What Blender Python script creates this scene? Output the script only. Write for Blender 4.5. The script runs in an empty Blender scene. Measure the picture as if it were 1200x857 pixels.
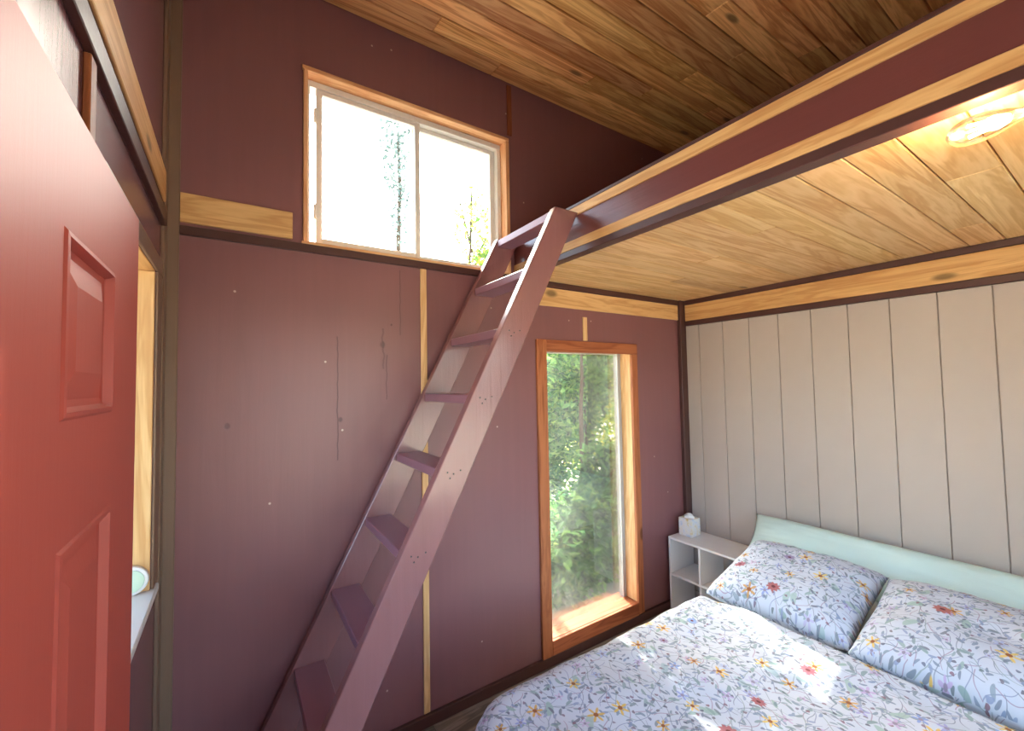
import bpy, bmesh, math, random
from mathutils import Vector, Matrix, noise
random.seed(7)
S = bpy.context.scene
COL = S.collection
R = math.radians

# ------------------------------------------------------------------ camera, sky, sun, exposure
H = 1.70                                   # eye height
F_PX, YAW, PITCH, ROLL = 495.0, R(33.448), R(2.378), R(-1.009)
fw = Vector((math.sin(YAW)*math.cos(PITCH), math.cos(YAW)*math.cos(PITCH), math.sin(PITCH)))
rt0 = Vector((math.cos(YAW), -math.sin(YAW), 0)); up0 = rt0.cross(fw)
rt = rt0*math.cos(ROLL) + up0*math.sin(ROLL); up = -rt0*math.sin(ROLL) + up0*math.cos(ROLL)
cd = bpy.data.cameras.new('camera'); cam = bpy.data.objects.new('camera', cd); COL.objects.link(cam)
cam.matrix_world = Matrix(((rt.x, up.x, -fw.x, 0), (rt.y, up.y, -fw.y, 0), (rt.z, up.z, -fw.z, H), (0, 0, 0, 1)))
cd.sensor_fit = 'HORIZONTAL'; cd.sensor_width = 36; cd.lens = F_PX/1200*36; cd.clip_start = .02
S.camera = cam

SUN_TO = Vector((-.30, -1, -.85)).normalized()          # the way the sunlight travels
w = bpy.data.worlds.new('sky'); S.world = w; w.use_nodes = True
nt = w.node_tree; bg = nt.nodes['Background']; sky = nt.nodes.new('ShaderNodeTexSky')
sky.sky_type = 'NISHITA'; sky.sun_disc = False; sky.sun_elevation = math.asin(-SUN_TO.z)
sky.sun_rotation = math.atan2(-SUN_TO.x, -SUN_TO.y); sky.air_density = 1.0; sky.dust_density = 3.0; sky.ozone_density = 1.0
nt.links.new(sky.outputs[0], bg.inputs[0]); bg.inputs[1].default_value = .55
sd = bpy.data.lights.new('sun', 'SUN'); sd.energy = 6.0; sd.angle = R(.6); sd.color = (1, .93, .82)
sun = bpy.data.objects.new('sun', sd); COL.objects.link(sun); sun.rotation_euler = SUN_TO.to_track_quat('-Z', 'Y').to_euler()
sun.location = (4, 8, 9)
vs = S.view_settings
vs.view_transform = 'Standard'; vs.look = 'None'; vs.gamma = 1; vs.use_curve_mapping = False; vs.exposure = 1.85
S.cycles.max_bounces = 14; S.cycles.diffuse_bounces = 8; S.cycles.transparent_max_bounces = 16
S.cycles.sample_clamp_indirect = 12

# ------------------------------------------------------------------ main measures (metres)
XL, XR, YB, YF = -.227, 3.031, 2.073, -.62      # left, right, back and front wall faces
XB = 1.395                                       # face of the loft beam
ZL = 2.335                                       # underside of the loft
WT = .14                                         # wall thickness
RK = .10                                         # pitch of the roof along y
def zr(y): return 3.515 + RK*(y - YB)

# ------------------------------------------------------------------ node helper
class V:
    nt = None
    def __init__(s, sock): s.s = sock
    @staticmethod
    def math(op, *a, clamp=False):
        n = V.nt.nodes.new('ShaderNodeMath'); n.operation = op; n.use_clamp = clamp
        for i, x in enumerate(a):
            if isinstance(x, V): V.nt.links.new(x.s, n.inputs[i])
            else: n.inputs[i].default_value = x
        return V(n.outputs[0])
    def __add__(s, o): return V.math('ADD', s, o)
    def __radd__(s, o): return V.math('ADD', o, s)
    def __sub__(s, o): return V.math('SUBTRACT', s, o)
    def __rsub__(s, o): return V.math('SUBTRACT', o, s)
    def __mul__(s, o): return V.math('MULTIPLY', s, o)
    def __rmul__(s, o): return V.math('MULTIPLY', s, o)
    def __truediv__(s, o): return V.math('DIVIDE', s, o)
    def lt(s, o): return V.math('LESS_THAN', s, o)
    def gt(s, o): return V.math('GREATER_THAN', s, o)
    def abs(s): return V.math('ABSOLUTE', s)
    def soft(s, a, b):           # 1 below a, 0 above b
        n = V.nt.nodes.new('ShaderNodeMapRange'); n.interpolation_type = 'SMOOTHSTEP'
        V.nt.links.new(s.s, n.inputs[0]); n.inputs[1].default_value = a; n.inputs[2].default_value = b
        n.inputs[3].default_value = 1; n.inputs[4].default_value = 0
        return V(n.outputs[0])
def node(t, **kw):
    n = V.nt.nodes.new(t)
    for k, x in kw.items(): setattr(n, k, x)
    return n
def link(a, b): V.nt.links.new(a.s if isinstance(a, V) else a, b)
def lin(c):
    f = lambda x: x/12.92 if x <= .04045 else ((x + .055)/1.055)**2.4
    return (f(c[0]/255), f(c[1]/255), f(c[2]/255), 1)
def mix(fac, a, b):
    n = node('ShaderNodeMix', data_type='RGBA')
    if isinstance(fac, (int, float)): n.inputs[0].default_value = fac
    else: link(fac, n.inputs[0])
    for i, x in ((6, a), (7, b)):
        if isinstance(x, tuple): n.inputs[i].default_value = x
        else: link(x, n.inputs[i])
    return n.outputs[2]
def sep(v):
    n = node('ShaderNodeSeparateXYZ'); link(v, n.inputs[0]); return [V(o) for o in n.outputs]
def comb(x=0., y=0., z=0.):
    n = node('ShaderNodeCombineXYZ')
    for i, q in enumerate((x, y, z)):
        if isinstance(q, V): link(q, n.inputs[i])
        else: n.inputs[i].default_value = q
    return n.outputs[0]
def nz(vec, scale, detail=3., rough=.55, dist=0.):
    n = node('ShaderNodeTexNoise'); link(vec, n.inputs['Vector']); n.inputs['Scale'].default_value = scale
    n.inputs['Detail'].default_value = detail; n.inputs['Roughness'].default_value = rough; n.inputs['Distortion'].default_value = dist
    return V(n.outputs[0])
def ramp(fac, stops):
    n = node('ShaderNodeValToRGB'); link(fac, n.inputs[0]); e = n.color_ramp.elements
    while len(e) < len(stops): e.new(.5)
    for q, (p, c) in zip(e, stops): q.position = p; q.color = c
    return n.outputs[0]
def new_mat(name):
    m = bpy.data.materials.new(name); m.use_nodes = True; V.nt = m.node_tree
    return m, m.node_tree.nodes['Principled BSDF']
def bump(b, h, strength=.2, dist=.01):
    n = node('ShaderNodeBump'); n.inputs['Strength'].default_value = strength; n.inputs['Distance'].default_value = dist
    link(h, n.inputs['Height']); link(n.outputs[0], b.inputs['Normal'])
def plain(name, c, rough=.5, spec=.5, grain=0., metal=0.):
    m, b = new_mat(name); b.inputs['Base Color'].default_value = lin(c); b.inputs['Roughness'].default_value = rough
    b.inputs['Specular IOR Level'].default_value = spec; b.inputs['Metallic'].default_value = metal
    co = node('ShaderNodeTexCoord').outputs['Object']
    n = nz(co, 9, 4); link(mix(n*.35, lin(c), tuple(x*.82 for x in lin(c)[:3]) + (1,)), b.inputs['Base Color'])
    if grain: bump(b, nz(co, 160, 3), grain, .002)
    return m
def wood(name, dark, light, axis='X', rough=.55, spec=.35, vary=.5, knots=True, gscale=1., kn=.93):
    m, b = new_mat(name)
    oi = node('ShaderNodeObjectInfo'); rnd = V(oi.outputs['Random'])
    co = node('ShaderNodeTexCoord').outputs['Object']; x, y, z = sep(co)
    if axis == 'Y': x, y, z = y, z, x
    elif axis == 'Z': x, y, z = z, x, y
    off = rnd*37.
    base = comb(x*.9*gscale + off, y*11.*gscale, z*11.*gscale + off)
    warp = nz(base, 1.1, 4, .6, .6)
    fine = nz(comb(x*4. + off, y*150., z*150.), 1., 3)
    rings = V.math('SINE', warp*38. + y*18.)
    g = rings*.16 + warp*.95 + fine*.35 - .2
    col = ramp(g, [(.2, lin(dark)), (.5, lin([a*.45 + c*.55 for a, c in zip(dark, light)])), (.85, lin(light))])
    hs = node('ShaderNodeHueSaturation'); link(col, hs.inputs['Color'])
    link(rnd*vary + (1. - vary*.5), hs.inputs['Value'])
    r2 = V.math('FRACT', rnd*13.7); link(r2*.018*vary*2 + (.5 - .012), hs.inputs['Hue'])
    col = hs.outputs[0]
    if knots:
        v = node('ShaderNodeTexVoronoi', voronoi_dimensions='2D'); v.inputs['Scale'].default_value = 1.
        link(comb(x*2.3 + off, (y + z*.7)*6.5), v.inputs['Vector'])
        k = V(v.outputs['Distance']).soft(.05, .15)
        vr = sep(v.outputs['Color'])[0].gt(kn)
        col = mix(k*vr*.8, col, lin([a*.55 for a in dark]))
    link(col, b.inputs['Base Color']); b.inputs['Roughness'].default_value = rough; b.inputs['Specular IOR Level'].default_value = spec
    bump(b, g, .25, .004)
    return m

M = {}
def plum(name, base, axis='Z', marks=False, rough=.38, grain=.3, coat=0.):
    m, b = new_mat(name)
    co = node('ShaderNodeTexCoord').outputs['Object']; x, y, z = sep(co)
    a = (x, y, z)
    g3 = {'Z': comb(x*26., y*26., z*1.3), 'X': comb(x*1.3, y*26., z*26.), 'Y': comb(x*26., y*1.3, z*26.)}[axis]
    g = nz(g3, 1., 5, .6, .5); blot = nz(co, 2.3, 3)
    c = lin(base); col = mix(g*.5 + blot*.25, c, tuple(q*.72 for q in c[:3]) + (1,))
    h = g + nz(co, 220, 2)*.25
    if marks:      # splits and filled knots in the plywood
        wob = nz(comb(0., 0., z*9.), 1., 3)
        def crack(x0, z0, z1, wd, amp=.02):
            inz = z.gt(z0)*z.lt(z1)
            return (x - x0 - (wob - .5)*amp).abs().soft(wd*.3, wd)*inz
        def knot(x0, z0, r):
            d = V.math('SQRT', (x - x0)*(x - x0) + (z - z0)*(z - z0)*.6)
            return d.soft(r*.4, r)
        mk = crack(.403, 1.36, 1.93, .0035) + crack(.63, 1.63, 1.85, .003, .03) + crack(.70, 1.95, 2.28, .0025) + crack(.615, 1.78, 1.98, .006, .06)*.6
        mk = mk + knot(.415, 1.545, .012) + knot(-.02, 1.545, .013)*.7 + knot(.612, 1.90, .016)*.8 + knot(.655, 2.0, .006)
        mk = V.math('MINIMUM', mk, 1.)
        col = mix(mk*.5, col, lin((38, 22, 24))); h = h - mk*1.2
        sp = node('ShaderNodeTexVoronoi', voronoi_dimensions='2D'); sp.inputs['Scale'].default_value = 3.2
        link(comb(x, z), sp.inputs['Vector'])
        chip = V(sp.outputs['Distance']).soft(.010, .020)*sep(sp.outputs['Color'])[1].gt(.6)
        col = mix(chip, col, lin((196, 170, 160)))
    link(col, b.inputs['Base Color']); b.inputs['Roughness'].default_value = rough
    b.inputs['Specular IOR Level'].default_value = .55
    b.inputs['Coat Weight'].default_value = coat; b.inputs['Coat Roughness'].default_value = .16
    bump(b, h, grain, .003)
    return m
M['wall'] = plum('plum_plywood', (138, 91, 92), marks=True, rough=.40)
M['plum'] = plum('plum_paint', (130, 86, 90), rough=.27, grain=.15)
M['ladder'] = plum('ladder_paint', (146, 98, 98), axis='Z', rough=.27, grain=.6, coat=.6)
M['tread'] = plum('tread_skylit', (148, 104, 118), axis='Y', rough=.34)  # ladder paint tinted lighter violet to stand in for skylight
M['beam'] = plum('beam_paint', (112, 62, 60), axis='Y', rough=.28, grain=.7, coat=.4)
M['post'] = plum('post_paint', (132, 104, 84), rough=.45)
M['dark'] = plum('dark_trim', (80, 48, 44), axis='X', rough=.42)
M['darkY'] = plum('dark_trim_y', (80, 48, 44), axis='Y', rough=.42)
M['ceil'] = wood('ceiling_cedar', (188, 126, 70), (250, 200, 136), vary=.5)  # same wood as the loft planks; its lighting painted in as redder
M['loft'] = wood('loft_cedar', (200, 156, 96), (234, 202, 146), vary=.26, kn=.975)
M['pineX'] = wood('pine_x', (196, 152, 92), (230, 194, 132), 'X', vary=.12)
M['pineY'] = wood('pine_y', (196, 150, 88), (230, 192, 126), 'Y', vary=.12)
M['pineZ'] = wood('pine_z', (206, 164, 104), (238, 208, 150), 'Z', vary=.12)
M['cedarX'] = wood('cedar_x', (140, 82, 44), (188, 122, 72), 'X', vary=.15)
M['cedarZ'] = wood('cedar_z', (140, 82, 44), (188, 122, 72), 'Z', vary=.15)
M['brownZ'] = wood('brown_batten', (120, 70, 36), (168, 108, 62), 'Z', vary=.1)
M['orangeX'] = wood('cedar_light_x', (216, 160, 104), (244, 204, 150), 'X', vary=.1)
M['orangeZ'] = wood('cedar_light_z', (216, 160, 104), (244, 204, 150), 'Z', vary=.1)
M['floor'] = wood('floor_laminate', (104, 96, 88), (164, 154, 142), 'X', vary=.3, knots=False, rough=.45)
M['siding'] = plain('siding_beige', (188, 177, 169), .6, .4, .25)
M['groove'] = plain('siding_groove', (176, 164, 154), .8, .2)
M['vinyl'] = plain('white_vinyl', (232, 228, 220), .35)
M['white'] = plain('white_laminate', (232, 233, 234), .35, .5)
M['sillwhite'] = plain('white_sill', (226, 224, 222), .4)
M['stop'] = plain('grey_stop', (170, 166, 162), .6)
M['brass'] = plain('brass', (190, 150, 90), .3, .5, 0, 1.)
M['black'] = plain('black_socket', (24, 22, 22), .4)
M['screw'] = plain('dark_screw', (48, 30, 28), .5)
M['mint'] = plain('mint_cotton', (204, 228, 222), .85, .2, .4)
M['mattress'] = plain('white_ticking', (226, 224, 220), .9, .1, .3)
M['bedwood'] = wood('bed_frame_wood', (96, 66, 44), (140, 104, 74), 'X')
M['tissue'] = plain('tissue_paper', (244, 244, 242), .9, .1)
M['jade'] = plain('pale_green_wax', (200, 226, 206), .5)
M['ground'] = plain('bounce_ground', (206, 196, 172), .95, .1, .5)  # ground colour made pale to bounce daylight up to the ceiling
M['bark'] = plain('bark', (88, 70, 56), .9, .1, .6)

def door_red():
    m, b = new_mat('red_door_paint'); co = node('ShaderNodeTexCoord').outputs['Object']; x, y, z = sep(co)
    b.inputs['Base Color'].default_value = lin((172, 76, 64)); b.inputs['Roughness'].default_value = .50
    b.inputs['Specular IOR Level'].default_value = .36
    bump(b, nz(comb(x*10., y*90., z*9.), 1., 4) + nz(co, 300, 2)*.3, .12, .002)
    return m
M['door'] = door_red()

def glass(name, haze=.05):
    m, b = new_mat(name); n = m.node_tree.nodes; n.remove(b)
    tr = node('ShaderNodeBsdfTransparent'); tr.inputs[0].default_value = (.95, .98, .96, 1)
    gl = node('ShaderNodeBsdfGlossy'); gl.inputs['Roughness'].default_value = .02
    df = node('ShaderNodeBsdfTranslucent'); df.inputs[0].default_value = (.9, .92, .9, 1)
    fr = node('ShaderNodeFresnel'); fr.inputs[0].default_value = 1.45
    co = node('ShaderNodeTexCoord').outputs['Object']
    dirt = nz(co, 2.2, 5, .6)
    m1 = node('ShaderNodeMixShader'); link((dirt - .25)*(haze*2.2), m1.inputs[0]); link(tr.outputs[0], m1.inputs[1]); link(df.outputs[0], m1.inputs[2])
    m2 = node('ShaderNodeMixShader'); link(V(fr.outputs[0])*.8, m2.inputs[0]); link(m1.outputs[0], m2.inputs[1]); link(gl.outputs[0], m2.inputs[2])
    link(m2.outputs[0], n['Material Output'].inputs[0])
    return m
M['glass'] = glass('window_glass', .008); M['dirty'] = glass('dusty_window_glass', .032); M['bulbglass'] = glass('bulb_glass', 0.)
M['tealglass'] = glass('green_tinted_glass', .01)

def leaf(name, cols):
    m, b = new_mat(name); n = m.node_tree.nodes; n.remove(b)
    g = node('ShaderNodeNewGeometry'); rnd = V(g.outputs['Random Per Island'])
    c = ramp(rnd, [(i/(len(cols) - 1), lin(q)) for i, q in enumerate(cols)])
    d = node('ShaderNodeBsdfDiffuse'); t = node('ShaderNodeBsdfTranslucent'); link(c, d.inputs[0]); link(c, t.inputs[0])
    mx = node('ShaderNodeMixShader'); mx.inputs[0].default_value = .6; link(d.outputs[0], mx.inputs[1]); link(t.outputs[0], mx.inputs[2])
    link(mx.outputs[0], n['Material Output'].inputs[0])
    return m
M['leafA'] = leaf('leaf_green', [(52, 92, 56), (84, 136, 74), (122, 170, 92), (164, 196, 106)])
M['leafB'] = leaf('leaf_yellowgreen', [(88, 130, 62), (130, 168, 76), (172, 192, 84), (222, 210, 84)])
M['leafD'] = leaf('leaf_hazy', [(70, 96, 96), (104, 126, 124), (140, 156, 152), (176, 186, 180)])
M['leafC'] = leaf('leaf_bluegreen', [(64, 106, 90), (92, 142, 120), (126, 172, 150), (168, 200, 178)])

def floral(name, density=1.):
    """white cotton printed with wild flowers, stems, leaves and buds; drawn in the cloth's own metres (uv)"""
    m, b = new_mat(name)
    uv = node('ShaderNodeUVMap').outputs[0]; u, v, _ = sep(uv)
    col = mix(nz(uv, 3, 2)*.5, lin((200, 207, 218)), lin((190, 200, 214)))
    def cells(sc, ox, oy, rnd=1.):
        n = node('ShaderNodeTexVoronoi', voronoi_dimensions='2D'); n.inputs['Scale'].default_value = 1.; n.inputs['Randomness'].default_value = rnd
        p = comb(u*sc + ox, v*sc + oy); link(p, n.inputs['Vector'])
        px, py, _ = sep(p); qx, qy, _ = sep(n.outputs['Position'])
        r, g, bl = sep(n.outputs['Color'])
        return (px - qx)/sc, (py - qy)/sc, r, g, bl
    # stems: thin curved strokes
    for sc, ox, oy, hl, wd, c in ((8., .3, 5.2, .060, .0011, (132, 142, 158)), (9., 4.1, .7, .055, .0012, (146, 162, 160)), (10.5, 8.8, 3.9, .050, .0011, (140, 150, 178)),
                                  (12., 2.6, 9.9, .042, .0012, (160, 140, 158)), (13.5, 6.5, 6.1, .038, .0010, (124, 134, 150)), (7.3, 1.9, 2.8, .066, .0012, (150, 166, 176))):
        dx, dy, r, g, bl = cells(sc, ox, oy)
        th = r*6.283; cs = V.math('COSINE', th); sn = V.math('SINE', th)
        p = (dx*cs + dy*sn)/hl; q = dy*cs - dx*sn
        q = q - (p*p*p*.6 + p*p*(bl - .5)*2.)*hl*.5
        col = mix(q.abs().soft(wd*.7, wd*1.8)*p.abs().lt(1.)*.8, col, lin(c))
    # leaves: ellipses turned at random
    def leaves(sc, ox, oy, a, bb, thr, cols, op=.85):
        nonlocal col
        dx, dy, r, g, bl = cells(sc, ox, oy)
        th = r*6.283; c = V.math('COSINE', th); s = V.math('SINE', th)
        p = (dx*c + dy*s)/a; q = (dy*c - dx*s)/bb
        q = q + p*p*.5 - .2
        e = p*p + q*q
        cc = ramp(bl, [(i/max(1, len(cols) - 1), lin(k)) for i, k in enumerate(cols)])
        col = mix(e.soft(.75, 1.05)*g.gt(thr)*op, col, cc)
        return e
    leaves(6., 3.3, 1.7, .034, .014, .45, [(150, 178, 172), (168, 190, 184), (160, 184, 200)])
    leaves(13., .4, 8.1, .020, .007, .35, [(128, 150, 152), (150, 176, 168), (140, 150, 172)])
    leaves(17., 5.4, 2.1, .016, .0055, .30, [(120, 130, 146), (140, 160, 160), (112, 112, 128)])
    leaves(23., 3.9, 1.2, .012, .004, .25, [(136, 150, 170), (120, 132, 150), (150, 168, 172)])
    leaves(19., 1.4, 7.7, .013, .005, .30, [(128, 146, 176), (150, 160, 190), (120, 140, 150)])
    leaves(26., 9.4, 4.1, .007, .005, .45, [(96, 96, 112), (120, 128, 150), (140, 104, 116), (110, 126, 130)])
    # flowers
    def flowers(sc, ox, oy, rad, npet, thr, cols, centre, inner=.62):
        nonlocal col
        dx, dy, r, g, bl = cells(sc, ox, oy, .9)
        d = V.math('SQRT', dx*dx + dy*dy); an = V.math('ARCTAN2', dy, dx)
        pet = V.math('COSINE', an*float(npet) + r*6.)*(1 - inner) + inner
        size = (bl*.5 + .6)*rad
        k = (d/(pet*size)).soft(.85, 1.05)*g.gt(thr)
        cc = ramp(r, [((i + .5)/len(cols), lin(q)) for i, q in enumerate(cols)])
        col = mix(k*.92, col, cc)
        col = mix((d/size).soft(.2, .32)*g.gt(thr), col, lin(centre))
    flowers(9., 2.2, 6.3, .024, 5, .40, [(170, 186, 220), (206, 178, 200), (132, 158, 208), (190, 172, 206)], (150, 140, 160))
    flowers(6.8, 7.7, 3.1, .034, 6, .36, [(222, 184, 90), (206, 160, 84), (228, 200, 110), (196, 150, 90)], (150, 96, 60), .55)
    flowers(4.6, 1.1, 9.2, .032, 9, .58, [(178, 104, 96), (166, 90, 90), (140, 166, 214), (160, 92, 104)], (112, 62, 66), .86)
    link(col, b.inputs['Base Color']); b.inputs['Roughness'].default_value = .85; b.inputs['Specular IOR Level'].default_value = .2
    bump(b, nz(uv, 500, 2), .15, .001)
    return m
M['floral'] = floral('floral_cotton')

def pastel():
    m, b = new_mat('pastel_carton'); co = node('ShaderNodeTexCoord').outputs['Object']
    c = ramp(nz(co, 26, 3, .6), [(.3, lin((196, 214, 232))), (.45, lin((230, 232, 234))), (.58, lin((232, 230, 220))), (.72, lin((224, 200, 130)))])
    link(c, b.inputs['Base Color']); b.inputs['Roughness'].default_value = .5
    return m
M['pastel'] = pastel()
def emit(name, c, s):
    m, b = new_mat(name); b.inputs['Base Color'].default_value = lin(c); b.inputs['Emission Color'].default_value = lin(c); b.inputs['Emission Strength'].default_value = s
    return m
M['filament'] = emit('hot_filament', (255, 196, 110), 60)

# ------------------------------------------------------------------ mesh helpers
def link_obj(name, me, mat, parent=None, loc=None):
    o = bpy.data.objects.new(name, me); COL.objects.link(o)
    if mat and not me.materials: me.materials.append(mat)
    if loc is not None: o.location = loc
    if parent:
        o.parent = parent
        o.location = Vector(o.location) - wloc(parent)
    return o
def wloc(o):
    l = Vector(o.location)
    while o.parent: o = o.parent; l += Vector(o.location)
    return l
def tag(o, label, cat, group=None, kind=None):
    o['label'] = label; o['category'] = cat
    if group: o['group'] = group
    if kind: o['kind'] = kind
    return o
def empty(name, loc, label, cat, group=None, kind=None):
    o = bpy.data.objects.new(name, None); COL.objects.link(o); o.location = loc; o.empty_display_size = .1
    return tag(o, label, cat, group, kind)
def bm_box(bm, x0, x1, y0, y1, z0, z1):
    v = [bm.verts.new(p) for p in ((x0,y0,z0),(x1,y0,z0),(x1,y1,z0),(x0,y1,z0),(x0,y0,z1),(x1,y0,z1),(x1,y1,z1),(x0,y1,z1))]
    for f in ((3,2,1,0),(4,5,6,7),(0,1,5,4),(1,2,6,5),(2,3,7,6),(3,0,4,7)): bm.faces.new([v[i] for i in f])
def finish(bm, smooth=False, bevel=0.):
    if bevel: bmesh.ops.bevel(bm, geom=bm.edges[:], offset=bevel, segments=1, affect='EDGES', profile=.5)
    bmesh.ops.recalc_face_normals(bm, faces=bm.faces)
    me = bpy.data.meshes.new('mesh'); bm.to_mesh(me); bm.free()
    if smooth:
        for p in me.polygons: p.use_smooth = True
    return me
CACHE = {}
def box(name, x0, x1, y0, y1, z0, z1, mat, parent=None, bevel=.002):
    """a bevelled board; alike boards share their mesh"""
    d = (round(x1 - x0, 4), round(y1 - y0, 4), round(z1 - z0, 4)); key = (d, mat.name, bevel)
    me = CACHE.get(key)
    if not me:
        bm = bmesh.new(); bm_box(bm, -d[0]/2, d[0]/2, -d[1]/2, d[1]/2, -d[2]/2, d[2]/2)
        me = finish(bm, bevel=min(bevel, min(d)*.3)); me.materials.append(mat); CACHE[key] = me
    return link_obj(name, me, None, parent, ((x0 + x1)/2, (y0 + y1)/2, (z0 + z1)/2))
def wall_grid(name, us, vs_, holes, P, mat, parent=None):
    """a slab with rectangular openings; P(u, v, side) gives its points"""
    bm = bmesh.new(); nu, nv = len(us) - 1, len(vs_) - 1
    vt = {}
    def pt(i, j, k):
        if (i, j, k) not in vt: vt[i, j, k] = bm.verts.new(P(us[i], vs_[j], k))
        return vt[i, j, k]
    def solid(i, j):
        if not (0 <= i < nu and 0 <= j < nv): return False
        uc, vc = (us[i] + us[i+1])/2, (vs_[j] + vs_[j+1])/2
        return not any(a < uc < b and c < vc < d for a, b, c, d in holes)
    for i in range(nu):
        for j in range(nv):
            if not solid(i, j): continue
            for k in (0, 1): bm.faces.new([pt(i, j, k), pt(i+1, j, k), pt(i+1, j+1, k), pt(i, j+1, k)])
            for di, dj, e in ((-1, 0, ((i, j), (i, j+1))), (1, 0, ((i+1, j), (i+1, j+1))), (0, -1, ((i, j), (i+1, j))), (0, 1, ((i, j+1), (i+1, j+1)))):
                if not solid(i + di, j + dj):
                    a, b = e; bm.faces.new([pt(*a, 0), pt(*b, 0), pt(*b, 1), pt(*a, 1)])
    return link_obj(name, finish(bm), mat, parent)
def lathe(prof, axis='Z', seg=24):
    bm = bmesh.new(); rings = []
    for r, h in prof:
        ring = []
        for s in range(seg):
            a = 2*math.pi*s/seg; c, d = r*math.cos(a), r*math.sin(a)
            ring.append(bm.verts.new({'Z': (c, d, h), 'Y': (c, h, d), 'X': (h, c, d)}[axis]))
        rings.append(ring)
    for a, b in zip(rings, rings[1:]):
        for s in range(seg): bm.faces.new([a[s], a[(s+1) % seg], b[(s+1) % seg], b[s]])
    bm.faces.new(rings[0]); bm.faces.new(rings[-1])
    return finish(bm, smooth=True)

# ------------------------------------------------------------------ the room shell
W1 = (.266, 1.352, 2.341, 3.150)            # upper window opening  x0 x1 z0 z1
W2 = (1.612, 2.398, .140, 1.905)            # tall window opening
W3 = (1.20, 1.884, 1.025, 2.110)            # left wall window      y0 y1 z0 z1
D1 = (-.40, .44, 0., 2.10)                  # doorway in the left wall
W4 = (.10, 2.40, .60, 2.22)                 # unseen window added behind the camera to light ladder and bed
TOP = 99.
def back_p(u, v, k): y = YB + (WT if k else 0); return (u, y, v if v < TOP else zr(y) + .03)
wall_back = tag(wall_grid('wall_back', [XL - WT, W1[0], W1[1], W2[0], W2[1], XR + WT], [0, W2[2], W2[3], W1[2], W1[3], TOP], [W1, W2], back_p, M['wall']),
    'plum painted plywood wall with a wide upper window and a tall narrow window', 'wall', kind='structure')
def left_p(u, v, k): return (XL - (WT if k else 0), u, v if v < TOP else zr(u) + .03)
tag(wall_grid('wall_left', [YF, D1[0], D1[1], W3[0], W3[1], YB], [0, W3[2], D1[3], W3[3], TOP], [W3, D1], left_p, M['plum']),
    'plum painted wall behind the open red door', 'wall', kind='structure')
def front_p(u, v, k): y = YF - (WT if k else 0); return (u, y, v if v < TOP else zr(y) + .03)
tag(wall_grid('wall_front', [XL - WT, W4[0], W4[1], XR + WT], [0, W4[2], W4[3], TOP], [W4], front_p, M['plum']),
    'plum painted wall at the side of the bed opposite the ladder', 'wall', kind='structure')
def right_p(u, v, k): return (XR + .012 + (WT if k else 0), u, v if v < TOP else zr(u) + .03)
wall_right = tag(wall_grid('wall_right', [YF, YB], [0, 2.15, TOP], [], right_p, M['groove']),
    'beige grooved siding wall at the head of the bed', 'wall', kind='structure')
y = YF + .001; edges = [YF] + [e for e in [.4035 + .1915*k for k in range(-5, 9)] if e > YF + .02] + [YB - .001]
for a, b in zip(edges, edges[1:]):
    box('siding_panel', XR, XR + .0118, a + .002, b - .002, .06, 2.13, M['siding'], wall_right, .002)
fl = tag(box('floor', XL - WT, XR + WT, YF - WT, YB + WT, -.12, -.018, M['black']), 'grey brown wood plank floor', 'floor', kind='structure')
yy = YB; r = 0
while yy > YF + .01:
    y0 = max(YF, yy - .15); x = XL; cut = [.85, 1.5, .4, 1.15][r % 4]
    for x0, x1 in ((XL, cut), (cut, cut + 1.25), (cut + 1.25, XR)):
        if x1 - x0 > .05: box('floor_plank', x0 + .001, x1 - .001, y0 + .001, yy - .001, -.018, 0., M['floor'], fl, .0015)
    yy -= .15; r += 1
# roof with its boards
bm = bmesh.new()
pts = [(XL - .45, YF - .5), (XR + .45, YF - .5), (XR + .45, YB + .62), (XL - .45, YB + .62)]  # unseen back eave, added to cut the sun at the upper window
lo = [bm.verts.new((x, y, zr(y) + .03)) for x, y in pts]; hi = [bm.verts.new((x, y, zr(y) + .17)) for x, y in pts]
bm.faces.new(lo); bm.faces.new(hi)
for i in range(4): bm.faces.new([lo[i], lo[(i+1) % 4], hi[(i+1) % 4], hi[i]])
ceiling = tag(link_obj('ceiling', finish(bm), M['dark']), 'sloping ceiling of orange brown cedar boards', 'ceiling', kind='structure')
ang = math.atan(RK); PW = .1225
joints = {0: [1.25], 1: [.835], 2: [1.75], 3: [2.11], 4: [.55, 2.6], 5: [2.18], 6: [1.3], 7: [2.23], 8: [1.85], 9: [.6, 2.5], 10: [1.5]}
r = 0; yy = YB - .001
while yy > YF + .02:
    y0 = max(YF + .002, yy - PW); cuts = [XL + .002] + joints.get(r, [random.uniform(.6, 2.4)]) + [XR + .005]
    for x0, x1 in zip(cuts, cuts[1:]):
        yc = (y0 + yy)/2; o = box('ceiling_board', x0 + .001, x1 - .001, y0 + .003, yy - .003, zr(yc), zr(yc) + .022, M['ceil'], ceiling, .0025)
        o.rotation_euler = (ang, 0, 0)
    yy -= PW; r += 1

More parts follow.
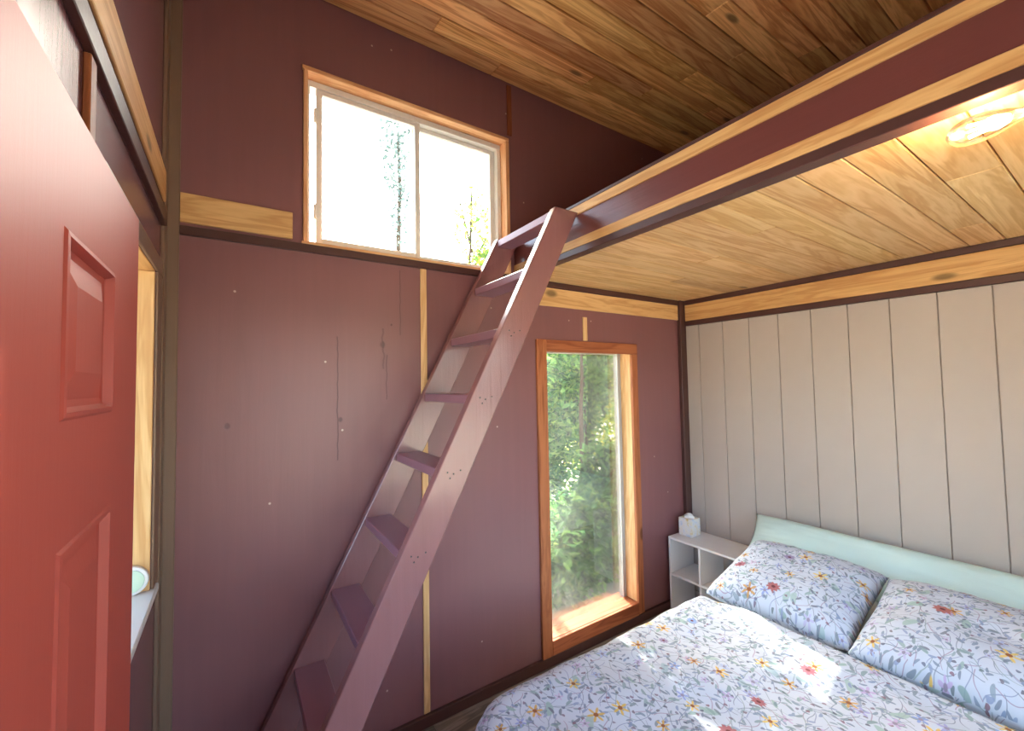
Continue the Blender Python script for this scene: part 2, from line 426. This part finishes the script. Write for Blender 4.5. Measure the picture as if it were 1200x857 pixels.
# ------------------------------------------------------------------ loft platform
loft = empty('loft_platform', (XB, YB, ZL), 'wooden sleeping loft with plum edge beam and honey plank underside', 'loft')
box('edge_beam', XB + .004, XB + .085, YF, YB, ZL + .004, 2.566, M['beam'], loft, .003)
box('bottom_trim', XB - .004, XB + .05, YF, YB, ZL - .012, ZL + .020, M['darkY'], loft, .002)
box('wood_strip', XB - .004, XB + .010, YF, YB - .005, ZL + .021, 2.399, M['pineY'], loft, .002)
box('wood_strip', XB - .004, XB + .010, YF, YB - .005, 2.515, 2.558, M['pineY'], loft, .002)
box('top_cap', XB - .002, XB + .095, YF, YB, 2.559, 2.574, M['darkY'], loft, .002)
box('deck', XB + .086, XR + .005, YF, YB, ZL + .024, ZL + .06, M['dark'], loft)
lj = {3: [2.35], 6: [2.1], 9: [1.9, ], 13: [2.62], 14: [1.95], 17: [2.4]}
r = 0; yy = YB - .001; wl = [.125, .118, .13, .12]
while yy > YF + .02:
    wdt = wl[r % 4]; y0 = max(YF + .001, yy - wdt); cuts = [XB + .051] + lj.get(r, []) + [XR + .004]
    for x0, x1 in zip(cuts, cuts[1:]): box('plank', x0 + .0008, x1 - .0008, y0 + .0018, yy - .0018, ZL, ZL + .02, M['loft'], loft, .0025)
    yy -= wdt; r += 1

# ------------------------------------------------------------------ trims
tn = [0]
def trim(x0, x1, y0, y1, z0, z1, mat, label, bevel=.002):
    tn[0] += 1
    return tag(box('trim_%d' % tn[0], x0, x1, y0, y1, z0, z1, mat, None, bevel), label, 'trim', kind='structure')
# back wall, left of the upper window
trim(XL + .001, -.180, YB - .016, YB, .0, zr(YB) - .003, M['post'], 'brown corner board between the plum wall and the window beside the door')
trim(-.179, .214, YB - .014, YB, 2.353, 2.470, M['pineX'], 'short honey pine board between corner board and upper window')
trim(-.179, 1.50, YB - .020, YB, 2.303, 2.338, M['dark'], 'dark ledge strip running under the upper window')
trim(.806, .838, YB - .010, YB, .062, 2.302, M['pineZ'], 'long thin pine batten on plum wall behind the ladder')
trim(1.362, 1.394, YB - .010, YB, 3.19, 3.500, M['brownZ'], 'short brown batten above the right corner of upper window')
trim(1.936, 1.972, YB - .010, YB, 1.972, 2.130, M['pineZ'], 'short pine batten above the tall window')
# under the loft
trim(XB + .05, 2.956, YB - .014, YB, 2.296, ZL - .001, M['dark'], 'dark strip under loft planks on the tall window wall')
trim(XB + .05, 2.956, YB - .012, YB, 2.178, 2.294, M['pineX'], 'honey pine band above the tall window')
trim(2.957, XR - .001, YB - .030, YB, .0, ZL - .002, M['dark'], 'dark corner post between tall window wall and siding')
trim(XR - .016, XR + .011, YF, YB - .031, 2.299, ZL - .001, M['darkY'], 'dark strip under loft planks above the bed')
trim(XR - .014, XR + .011, YF, YB - .031, 2.170, 2.297, M['pineY'], 'honey pine band with knots above the siding')
trim(XR - .016, XR + .011, YF, YB - .031, 2.131, 2.168, M['darkY'], 'dark strip between pine band and siding')
# left wall
trim(XL, XL + .012, 1.985, YB - .017, 0., zr(1.98) - .01, M['post'], 'brown corner board beside the small left window')
trim(XL, XL + .006, YF, 1.984, 2.356, 2.540, M['plum'], 'plum backing board of the band above the red door')
trim(XL + .006, XL + .014, YF, 1.984, 2.392, 2.506, M['pineY'], 'honey pine band above the red door')
trim(XL, XL + .018, YF, 1.984, 2.302, 2.355, M['dark'], 'dark strip below the pine band above the red door')
trim(XL, XL + .012, 1.015, 1.052, 2.11, 2.301, M['brownZ'], 'short brown batten on left wall above the red door')
tag(box('baseboard_back', -.179, 2.956, YB - .022, YB, .001, .058, M['dark']), 'dark baseboard along the plum wall', 'baseboard', kind='structure')
tag(box('baseboard_right', XR - .012, XR + .011, YF, YB - .031, .001, .058, M['siding']), 'beige baseboard behind the bed', 'baseboard', kind='structure')

# ------------------------------------------------------------------ upper sliding window
x0, x1, z0, z1 = W1
w1 = empty('window_1', (x0, YB, z0), 'wide white sliding window high on the plum wall', 'window', kind='structure')
t = .016
box('head_lining', x0 - t, x1 + t, YB - .012, YB + .100, z1 - .004, z1 + t, M['orangeX'], w1)
box('sill_lining', x0 - t, x1 + t, YB - .012, YB + .100, z0 - .002, z0 + .012, M['orangeX'], w1)
box('jamb_lining', x0 - t + .006, x0 + .008, YB - .012, YB + .100, z0 + .0125, z1 - .0045, M['orangeZ'], w1)
box('jamb_lining', x1 - .008, x1 + t, YB - .012, YB + .100, z0 + .0125, z1 - .0045, M['orangeZ'], w1)
a0, a1, c0, c1 = x0 + .009, x1 - .009, z0 + .0125, z1 - .005
ya, yb = YB + .050, YB + .115
fr = .030
box('vinyl_frame', a0, a1, ya, yb, c1 - fr, c1, M['vinyl'], w1); box('vinyl_frame', a0, a1, ya, yb, c0, c0 + fr*.7, M['vinyl'], w1)
box('vinyl_frame', a0, a0 + fr*.5, ya, yb, c0 + fr*.7, c1 - fr, M['vinyl'], w1); box('vinyl_frame', a1 - fr*.8, a1, ya, yb, c0 + fr*.7, c1 - fr, M['vinyl'], w1)
mx = .815
def sash(xa, xb, y0, y1, st, gl):
    b0, b1 = c0 + fr*.7 + .001, c1 - fr - .001
    s = box('sash', xa, xa + st, y0, y1, b0, b1, M['vinyl'], w1)
    box('stile', xb - st, xb, y0, y1, b0, b1, M['vinyl'], s)
    box('rail', xa + st, xb - st, y0, y1, b0, b0 + .022, M['vinyl'], s); box('rail', xa + st, xb - st, y0, y1, b1 - .022, b1, M['vinyl'], s)
    box('pane', xa + st, xb - st, (y0 + y1)/2 - .002, (y0 + y1)/2 + .002, b0 + .022, b1 - .022, gl, s, .0005)
    return s
s1 = sash(a0 + .042, mx + .018, ya + .004, ya + .028, .028, M['tealglass'])
s2 = sash(mx - .016, a1 - fr*.8 - .001, ya + .034, ya + .058, .030, M['glass'])
for zz in (c0 + .13, c1 - .20): box('latch', a0 + .032, a0 + .044, ya - .004, ya + .012, zz, zz + .07, M['vinyl'], w1)

# ------------------------------------------------------------------ tall fixed window
x0, x1, z0, z1 = W2
w2 = empty('window_2', (x0, YB, z0), 'tall narrow cedar framed window looking onto green bushes', 'window', kind='structure')
cy = YB - .018
box('casing', 1.543, x0 + .006, cy, YB + .002, .024, 1.966, M['cedarZ'], w2, .003)
box('casing', x1 - .006, 2.452, cy, YB + .002, .060, 1.966 - .075, M['cedarZ'], w2, .003)
box('casing', x0 + .0065, 2.452, cy, YB + .002, 1.966 - .0745, 1.966, M['cedarX'], w2, .003)
box('casing', x0 + .0065, x1 - .0065, cy, YB + .002, .048, z0 + .002, M['cedarX'], w2, .003)
box('sill', x0, x1, YB + .003, YB + WT + .03, z0 - .016, z0 + .002, M['cedarX'], w2)
box('jamb_lining', x0 - .014, x0 + .004, YB + .003, YB + WT, z0 + .0025, z1 - .0025, M['pineZ'], w2)
box('jamb_lining', x1 - .004, x1 + .014, YB + .003, YB + WT, z0 + .0025, z1 - .0025, M['pineZ'], w2)
box('head_lining', x0 - .014, x1 + .014, YB + .003, YB + WT, z1 - .002, z1 + .014, M['pineX'], w2)
g0 = YB + .100
for xa, xb in ((x0 + .0045, x0 + .018), (x1 - .034, x1 - .0045)): box('stop', xa, xb, g0 - .006, g0 + .035, z0 + .003, z1 - .003, M['stop'], w2)
box('stop', x0 + .0185, x1 - .0345, g0 + .006, g0 + .035, z1 - .012, z1 - .003, M['stop'], w2)
box('pane', x0 + .0185, x1 - .0345, g0, g0 + .004, z0 + .0025, z1 - .0125, M['dirty'], w2, .0005)

# ------------------------------------------------------------------ small window in the left wall
y0, y1, z0, z1 = W3
w3 = empty('window_3', (XL, y0, z0), 'pine lined window with a white sill behind the red door', 'window', kind='structure')
for (ya_, yb_) in ((y1 - .004, y1 + .016), (y0 - .016, y0 + .004)):
    box('jamb_lining', XL - WT, XL - .001, ya_, yb_, z0 + .003, z1 - .003, M['pineZ'], w3)
box('head_lining', XL - WT, XL - .001, y0 - .016, y1 + .016, z1 - .002, z1 + .016, M['pineY'], w3)
box('sill', XL - WT, XL + .016, y0 - .01, y1 + .060, z0 - .022, z0 + .002, M['sillwhite'], w3, .003)
box('casing', XL, XL + .008, y1 + .001, 1.984, z0 + .003, z1 - .001, M['post'], w3)
box('casing', XL, XL + .008, y0 - .05, 1.984, z1, z1 + .058, M['post'], w3)
box('stop', XL - WT + .01, XL - WT + .03, y1 - .020, y1 - .0045, z0 + .003, z1 - .003, M['vinyl'], w3)
box('pane', XL - WT + .018, XL - WT + .022, y0 + .0045, y1 - .0205, z0 + .003, z1 - .003, M['glass'], w3, .0005)

# ------------------------------------------------------------------ unseen window added in the front wall for its light
x0, x1, z0, z1 = W4
w4 = empty('fill_window', (x0, YF, z0), 'plain white framed window added out of view to light the ladder and bed', 'window', kind='structure')
for a, b, c, d in ((x0, x0 + .04, z0, z1), (x1 - .04, x1, z0, z1), (x0 + .04, x1 - .04, z0, z0 + .04), (x0 + .04, x1 - .04, z1 - .04, z1)):
    box('vinyl_frame', a, b, YF - .10, YF - .03, c, d, M['vinyl'], w4)
box('pane', x0 + .04, x1 - .04, YF - .07, YF - .066, z0 + .04, z1 - .04, M['glass'], w4, .0005)

# ------------------------------------------------------------------ open red door lying back along the left wall
DX = -.177; dy0, dy1, dz1 = .455, 1.222, 2.075
door = empty('door_1', (XL, dy0, 0), 'open red panelled door folded back against the wall', 'door', kind='structure')
box('slab', XL + .0125, DX - .012, dy0, dy1, .012, dz1, M['door'], door, .002)
pan = [(.737, .998, 1.662, 1.906), (.737, .998, .20, 1.503)]
us = [dy0, .737, .998, dy1]; vs2 = [.012, .20, 1.503, 1.662, 1.906, dz1]
wall_grid('skin', us, vs2, pan, lambda u, v, k: (DX - (.0118 if k else 0), u, v), M['door'], door)
for (a, b, c, d) in pan:
    bm = bmesh.new(); rings = []
    for ins, dep in ((0, 0), (.004, .003), (.010, .004), (.016, -.0085), (.026, -.010), (.034, -.0085), (.064, -.001), (.068, -.001)):
        rings.append([bm.verts.new((DX + dep, u, v)) for u, v in ((a + ins, c + ins), (b - ins, c + ins), (b - ins, d - ins), (a + ins, d - ins))])
    for p, q in zip(rings, rings[1:]):
        for s in range(4): bm.faces.new([p[s], p[(s+1) % 4], q[(s+1) % 4], q[s]])
    bm.faces.new(rings[-1])
    link_obj('panel', finish(bm), M['door'], door)
kn = link_obj('knob', lathe([(.028, 0), (.028, .004), (.010, .008), (.010, .025), (.024, .034), (.026, .046), (.016, .056)], 'X'), M['brass'], door, (DX, 1.155, .90))
for zz in (.22, 1.02, 1.82): box('hinge', XL + .002, XL + .0120, dy0 - .002, dy0 + .05, zz, zz + .09, M['brass'], door, .001)

# ------------------------------------------------------------------ ladder up to the loft
def lx(z): return .695 + (z - 1.455)/1.925          # front edge of the rails
LADT, LADW = 2.522, .142
lad = empty('loft_ladder', (lx(0), 1.5, 0), 'plum painted wooden ladder leaning on the loft beam', 'ladder')
for ya_, yb_ in ((1.500, 1.540), (2.012, 2.052)):
    bm = bmesh.new(); q = [(lx(0), 0), (lx(0) + LADW, 0), (lx(LADT) + .115, LADT), (lx(LADT), LADT)]
    q.insert(2, (XB - .005, (XB - .005 - LADW - .695)*1.925 + 1.455))
    q[3] = (XB - .005, LADT)
    A = [bm.verts.new((x, ya_, z)) for x, z in q]; B = [bm.verts.new((x, yb_, z)) for x, z in q]
    bm.faces.new(A); bm.faces.new(B)
    for i in range(len(q)): bm.faces.new([A[i], A[(i+1) % len(q)], B[(i+1) % len(q)], B[i]])
    rail = link_obj('rail', finish(bm, bevel=.003), M['ladder'], lad)
    if ya_ < 1.6: near_rail = rail
for i in range(9):
    z = .25 + .281*i
    x = lx(z) + .004; dpt = .118
    if i == 8: z = LADT - .012; x = lx(z) + .002; dpt = .10
    box('tread', x, x + dpt, 1.541, 2.011, z - .038, z, M['tread'], lad, .003)
    if 2 < i < 7:
        for k, (dx, dz) in enumerate(((.03, -.012), (.055, -.02), (.085, -.010), (.04, -.035))):
            s = link_obj('screw', CACHE.setdefault('screw', lathe([(.0035, 0), (.003, -.0012)], 'Y', 8)), M['screw'], near_rail, (x + dx, 1.4998, z + dz))

# ------------------------------------------------------------------ bed
BZ = .60
bed = empty('bed', (1.9, .6, 0), 'low wooden bed under the floral duvet against the siding', 'bed')
by0, by1, bx0, bx1 = -.20, 1.29, .76, 2.985
box('mattress', bx0, bx1, by0, by1, .30, BZ - .05, M['mattress'], bed, .03)
box('bed_frame', bx0 + .02, bx1, by0 + .02, by1 - .02, .16, .30, M['bedwood'], bed, .004)
for x in (bx0 + .06, bx1 - .12):
    for y in (by0 + .06, by1 - .12): box('leg', x, x + .06, y, y + .06, 0, .16, M['bedwood'], bed, .003)
def grid_mesh(nu, nv, fn, uvfn, smooth=True):
    """fn(u, v) for u, v in 0..1; uv in metres"""
    vsx = [fn(i/nu, j/nv) for j in range(nv + 1) for i in range(nu + 1)]
    fs = [(j*(nu+1)+i, j*(nu+1)+i+1, (j+1)*(nu+1)+i+1, (j+1)*(nu+1)+i) for j in range(nv) for i in range(nu)]
    me = bpy.data.meshes.new('cloth'); me.from_pydata([tuple(p) for p in vsx], [], fs)
    ul = me.uv_layers.new(name='UVMap')
    for l in me.loops:
        k = l.vertex_index; ul.data[l.index].uv = uvfn((k % (nu+1))/nu, (k//(nu+1))/nv)
    for p in me.polygons: p.use_smooth = smooth
    return me
RR = .085; EX0, EY0, EY1, EX1 = .625, -.30, 1.375, 2.02     # outline of the duvet's top
DROP = .36
def duvet(u, v):
    px = EX0 + RR - .50 + u*(EX1 - (EX0 + RR - .50)); py = EY0 + RR - .50 + v*((EY1 - RR + .50) - (EY0 + RR - .50))
    cr = .14
    qx = min(max(px, EX0 + RR + cr), EX1); qy = min(max(py, EY0 + RR + cr), EY1 - RR - cr)
    d = math.hypot(px - qx, py - qy)
    n1 = noise.noise(Vector((px*1.6, py*1.6, 1.))); n2 = noise.noise(Vector((px*4.5, py*4.5 + px*2, 7.))); n3 = noise.noise(Vector((px*12, py*7, 3.)))
    zt = BZ + .016*n1 + .012*n2 + .005*n3
    # soft creases running from the pillows
    zt += .010*math.exp(-((px - 1.95 + .1*math.sin(py*5))/.05)**2) + .006*math.sin(px*9 + py*13 + 3*n1)*max(0, n1 + .3)
    if d <= cr: return Vector((px, py, zt))
    ex, ey = (px - qx)/d, (py - qy)/d; e = d - cr
    arc = RR*math.pi/2
    if e < arc: off = RR*math.sin(e/RR); dr = RR*(1 - math.cos(e/RR))
    else: off = RR + .04*min(1, (e - arc)/.3); dr = RR + min(e - arc, DROP)
    s = math.atan2(ey, ex)*3 + (px*ey - py*ex)*4
    fold = .022*math.sin(s*4.1 + 2*n1)*min(1, max(0, (e - .06)/.3))
    return Vector((qx + ex*(cr + off + fold), qy + ey*(cr + off + fold), zt - dr))
dv = link_obj('duvet', grid_mesh(130, 140, duvet, lambda u, v: (u*1.9, v*2.4)), M['floral'])
tag(dv, 'white duvet printed with wild flowers spread over the bed', 'duvet')
sm = dv.modifiers.new('thickness', 'SOLIDIFY'); sm.thickness = .018; sm.offset = -1

def pillow(name, c, L, W, T, tilt, yaw, mat, label, cat='pillow', seed=0., sag=0., uvo=(0, 0), group=None):
    """L runs along world y, W climbs towards the wall (+x) at tilt"""
    la = Vector((math.sin(yaw), math.cos(yaw), 0)); wb = Vector((math.cos(tilt)*math.cos(yaw), -math.cos(tilt)*math.sin(yaw), math.sin(tilt))); nn = wb.cross(la)
    if nn.z < 0 or tilt > 1.3: nn = nn if nn.x < 0 else -nn
    if nn.z < 0: nn = -nn
    nu, nv = 56, 40
    def surf(sgn):
        def f(u, v):
            a, b = u*2 - 1, v*2 - 1
            sx = a*L/2*(1 - .035*(1 - b*b)) ; sy = b*W/2*(1 - .05*(1 - a*a))
            k = max(0., (1 - a**4)*(1 - b**4)); h = T/2*k**.55
            pz = noise.noise(Vector((a*2.2 + seed, b*2.2, seed)))
            edge = (1 - k)*k*4
            h *= 1 + .12*pz
            h += .006*edge*noise.noise(Vector((a*9 + seed, b*9, 2.)))
            h += .007*k*math.sin(a*7 + b*3 + 5*pz + seed)*max(0, noise.noise(Vector((a*1.5, b*1.5, seed + 4))))
            p = Vector(c) + la*sx + wb*sy + nn*(sgn*h)
            p.z = max(p.z, BZ - .0485 + .0008*abs(h)); p.x = min(p.x, XR - .002)      # pressed flat by what it lies on
            return p
        return f
    bm = bmesh.new(); ul = bm.loops.layers.uv.new('UVMap')
    for sgn in (1, -1):
        f = surf(sgn); g = [[bm.verts.new(f(i/nu, j/nv)) for i in range(nu + 1)] for j in range(nv + 1)]
        for j in range(nv):
            for i in range(nu):
                q = ((i, j), (i+1, j), (i+1, j+1), (i, j+1)); fc = bm.faces.new([g[b][a] for a, b in q]); fc.smooth = True
                for lo_, (a, b) in zip(fc.loops, q): lo_[ul].uv = (uvo[0] + b/nv*W*1.03, uvo[1] + a/nu*L*1.03 + (5 if sgn < 0 else 0))
    bmesh.ops.remove_doubles(bm, verts=bm.verts, dist=.0004)
    bmesh.ops.recalc_face_normals(bm, faces=bm.faces)
    me = bpy.data.meshes.new(name); bm.to_mesh(me); bm.free()
    return tag(link_obj(name, me, mat), label, cat, group)
pillow('floral_pillow', (2.352, 1.035,   .662), .61, .60, .20, R(12), R(-3), M['floral'], 'floral pillow at the bed edge facing the tall window', seed=3.1, uvo=(3.2, 1.1))
pillow('floral_pillow', (2.352, .40, .662), .66, .61, .205, R(12), R(-2), M['floral'], 'floral pillow on the side of the bed away from the tall window', seed=8.4, uvo=(6.4, 2.3))
pillow('mint_pillow', (2.86, .80, .660), 1.44, .34, .20, R(48), R(0), M['mint'], 'long plain mint green pillow leaning on the siding', seed=5.7)

# ------------------------------------------------------------------ cube shelf in the corner
sx0, sx1, sy0, sy1, sz = 2.715, 3.000, 1.525, 2.040, .540
sh = empty('cube_shelf', (sx0, sy0, 0), 'low open white cube shelf between bed and corner post', 'shelf')
pt_ = .016
box('top', sx0, sx1, sy0, sy1, sz - pt_, sz, M['white'], sh)
box('bottom', sx0, sx1, sy0, sy1, .0, pt_, M['white'], sh)
box('side_panel', sx0, sx1, sy1 - pt_, sy1, pt_, sz - pt_, M['white'], sh); box('side_panel', sx0, sx1, sy0, sy0 + pt_, pt_, sz - pt_, M['white'], sh)
ym = 1.792
box('divider', sx0, sx1, ym - pt_/2, ym + pt_/2, pt_, sz - pt_, M['white'], sh)
box('shelf_board', sx0, sx1, ym + pt_/2, sy1 - pt_, .262, .262 + pt_, M['white'], sh); box('shelf_board', sx0, sx1, sy0 + pt_, ym - pt_/2, .262, .262 + pt_, M['white'], sh)
# tissue box on the shelf
tb = empty('tissue_box', (2.87, 1.965, sz), 'cube tissue box with pastel print on the white shelf', 'tissue box')
bm = bmesh.new(); hw, hh = .055, .128; bm_box(bm, -hw, hw, -hw, hw, 0, hh)
link_obj('carton', finish(bm, bevel=.004), M['pastel'], tb, (2.87, 1.965, sz + .0005))
bm = bmesh.new(); n = 20; rg = []
for k, (rr, hz) in enumerate(((.034, 0), (.036, .008), (.026, .018), (.016, .027), (.006, .031))):
    rg.append([bm.verts.new((rr*(1 + .22*math.sin(3*a*2*math.pi/n + k))*math.cos(2*math.pi*a/n), rr*(1 + .22*math.cos(4*a*2*math.pi/n))*math.sin(2*math.pi*a/n), hz)) for a in range(n)])
for p, q in zip(rg, rg[1:]):
    for s in range(n): bm.faces.new([p[s], p[(s+1) % n], q[(s+1) % n], q[s]])
bm.faces.new(rg[-1]); bm.faces.new(rg[0])
link_obj('tissue', finish(bm, smooth=True), M['tissue'], tb, (2.87, 1.965, sz + hh))

# round tin on the small window sill
tin = empty('round_tin', (-.275, 1.86, 1.027), 'small round white tin standing on edge on the white sill', 'tin')
link_obj('case', lathe([(.040, -.009), (.046, -.009), (.047, -.004), (.047, .009), (.038, .009)], 'Y', 32), M['white'], tin, (-.275, 1.868, 1.0745))
link_obj('wax', lathe([(.037, -.0105), (.036, -.011), (.020, -.0115)], 'Y', 32), M['jade'], tin, (-.275, 1.868, 1.0745))

# ------------------------------------------------------------------ bulb lamp under the loft
LX_, LZ_ = 1.430, 2.268
lamp = empty('bulb_lamp', (LX_, .0, ZL), 'bare glowing filament bulb in a socket under the loft planks', 'lamp')
link_obj('canopy', lathe([(.03, 0), (.03, -.012), (.024, -.018), (.010, -.020)], 'Z'), M['black'], lamp, (LX_ + .051, .05, ZL - .0005))
link_obj('socket', lathe([(.012, 0), (.019, .004), (.019, .05), (.016, .054)], 'Y'), M['black'], lamp, (LX_, .062, LZ_))
link_obj('arm', lathe([(.007, 0), (.007, -.056)], 'Z', 12), M['black'], lamp, (LX_ + .028, .068, ZL - .014))
bulb = link_obj('bulb', lathe([(.013, .0), (.014, .02), (.022, .04), (.030, .065), (.0325, .085), (.031, .105), (.025, .122), (.014, .133), (.004, .137)], 'Y', 32), M['bulbglass'], lamp, (LX_, .112, LZ_))
cu = bmesh.new(); pr = None
fpts = []
for k in range(8):
    a = k*math.pi/4
    p0 = (.006*math.cos(a), .035, .006*math.sin(a)); p1 = (.015*math.cos(a + .4), .100, .015*math.sin(a + .4))
    d = Vector(p1) - Vector(p0); sd_ = d.cross(Vector((0, 0, 1))).normalized()*.0012; su = sd_.cross(d).normalized()*.0012
    A = [cu.verts.new(Vector(p0) + q) for q in (sd_, su, -sd_, -su)]; B = [cu.verts.new(Vector(p1) + q) for q in (sd_, su, -sd_, -su)]
    for s in range(4): cu.faces.new([A[s], A[(s+1) % 4], B[(s+1) % 4], B[s]])
link_obj('filament', finish(cu), M['filament'], bulb, (LX_, .112, LZ_))
link_obj('stem', lathe([(.006, .0), (.005, .03), (.002, .105)], 'Y', 10), M['bulbglass'], bulb, (LX_, .112, LZ_))
ld = bpy.data.lights.new('bulb_light', 'POINT'); ld.energy = 2.0; ld.color = (1, .72, .38); ld.shadow_soft_size = .022
lo_ = bpy.data.objects.new('bulb_light', ld); COL.objects.link(lo_); lo_.parent = lamp; lo_.location = Vector((LX_, .185, LZ_)) - Vector(lamp.location)

# ------------------------------------------------------------------ outside
tag(box('ground', -30, 30, -25, 40, -.9, -.45, M['ground'], None, .01), 'ground outside the windows made pale to bounce daylight indoors', 'ground', kind='structure')
def plant(name, label, base, blobs, nl, size, mat, stems, cat='bush', group=None, droop=.4):
    """blobs: (x, y, z, rx, ry, rz) clumps that carry nl leaves; stems: lists of points with radius"""
    root = empty(name, base, label, cat, group)
    vv, ff = [], []
    blobs = [b if len(b) > 6 else b + (1.,) for b in blobs]; tot = sum(b[3]*b[4]*b[5]*b[6] for b in blobs)
    for bx, by, bz, rx, ry, rz, dn in blobs:
        for _ in range(int(nl*rx*ry*rz*dn/tot)):
            while True:
                p = Vector((random.uniform(-1, 1), random.uniform(-1, 1), random.uniform(-1, 1)))
                if p.length <= 1: break
            p = p*(.55 + .45*p.length**.3)
            c = Vector((bx + p.x*rx, by + p.y*ry, bz + p.z*rz))
            d = Vector((random.gauss(0, 1), random.gauss(0, 1), random.gauss(-droop, .6))).normalized()
            s = d.cross(Vector((random.gauss(0, 1), random.gauss(0, 1), random.gauss(0, 1)))).normalized()
            l = size*random.uniform(.6, 1.4); wv = l*random.uniform(.16, .26); up_ = d.cross(s)*l*.12
            k = len(vv)
            vv += [c, c + d*l*.45 + s*wv + up_, c + d*l - up_, c + d*l*.45 - s*wv + up_]
            ff.append((k, k+1, k+2, k+3))
    me = bpy.data.meshes.new('foliage'); me.from_pydata([tuple(q - Vector(base)) for q in vv], [], ff); me.materials.append(mat)
    o = bpy.data.objects.new('foliage', me); COL.objects.link(o); o.parent = root
    for st in stems:
        bm = bmesh.new(); rings = []
        for (x, y, z, r) in st:
            rings.append([bm.verts.new((x + r*math.cos(a*math.pi/3), y + r*math.sin(a*math.pi/3), z)) for a in range(6)])
        for p, q in zip(rings, rings[1:]):
            for s in range(6): bm.faces.new([p[s], p[(s+1) % 6], q[(s+1) % 6], q[s]])
        bm.faces.new(rings[0]); bm.faces.new(rings[-1])
        link_obj('stem', finish(bm, smooth=True), M['bark'], root)
    return root
G = -.45
def stem(x, y, z1, r, lean=(0, 0)):
    n = 6; return [(x + lean[0]*k/n + .04*math.sin(k*2.1 + x), y + lean[1]*k/n + .04*math.cos(k*1.7 + y), G + (z1 - G)*k/n, r*(1 - .6*k/n)) for k in range(n + 1)]
plant('bush', 'low feathery green bush just outside the tall window', (3.5, 3.5, G), [(3.2, 3.5, .0, .55, .5, .55), (3.9, 3.7, .25, .6, .45, .75), (2.75, 3.3, -.1, .4, .4, .4)], 5200, .12, M['leafA'],
      [stem(3.4, 3.5, .3, .02), stem(3.8, 3.6, .6, .02)])
plant('bush', 'tall green bush with a dark bare stem behind the tall window', (4.3, 4.8, G), [(4.0, 5.0, 1.1, .8, .45, 1.1), (4.6, 5.0, 1.9, .8, .45, .9), (3.5, 4.95, .5, .6, .45, .8)], 7200, .12, M['leafA'],
      [stem(4.1, 4.52, 2.2, .05, (.1, 0)), stem(4.5, 4.8, 2.4, .03)])
plant('bush', 'yellow green bush further behind the tall window', (6.0, 6.6, G), [(5.4, 6.8, 1.6, 1.1, .8, 1.9), (6.9, 7.0, 1.4, 1.2, .9, 1.9), (4.4, 6.6, 1.7, .9, .7, 1.5)], 9000, .15, M['leafB'],
      [stem(5.4, 6.8, 2.6, .05), stem(6.8, 7.0, 2.4, .05)])
plant('bush', 'blue green bush outside beside the tall window', (5.5, 4.1, G), [(5.5, 3.9, .6, .7, .45, 1.0), (6.4, 3.9, .8, .8, .45, 1.2)], 5000, .12, M['leafC'], [stem(5.3, 4.1, 1.2, .03)])
plant('tree', 'slender leafy tree seen through the upper window, with an unseen bough added to block sun', (2.55, 4.8, G), [(2.92, 4.75, 3.08, .45, .40, .50, 4.5), (2.72, 4.8, 3.80, .42, .40, .50, .8), (2.19, 3.05, 2.33, .29, .18, .34, 8.)], 4300, .08, M['leafB'],  # last clump and the branch to it: unseen, added to block sun
      [stem(2.55, 4.8, 4.2, .035), [(2.55, 4.8, 2.2, .02), (2.4, 4.0, 2.3, .014), (2.2, 3.2, 2.35, .008)], [(2.56, 4.8, 3.0, .02), (2.72, 4.8, 3.5, .014), (3.0, 4.8, 4.0, .006)], [(2.58, 4.8, 3.4, .016), (2.45, 4.8, 3.9, .010), (2.3, 4.8, 4.4, .005)]], 'tree')
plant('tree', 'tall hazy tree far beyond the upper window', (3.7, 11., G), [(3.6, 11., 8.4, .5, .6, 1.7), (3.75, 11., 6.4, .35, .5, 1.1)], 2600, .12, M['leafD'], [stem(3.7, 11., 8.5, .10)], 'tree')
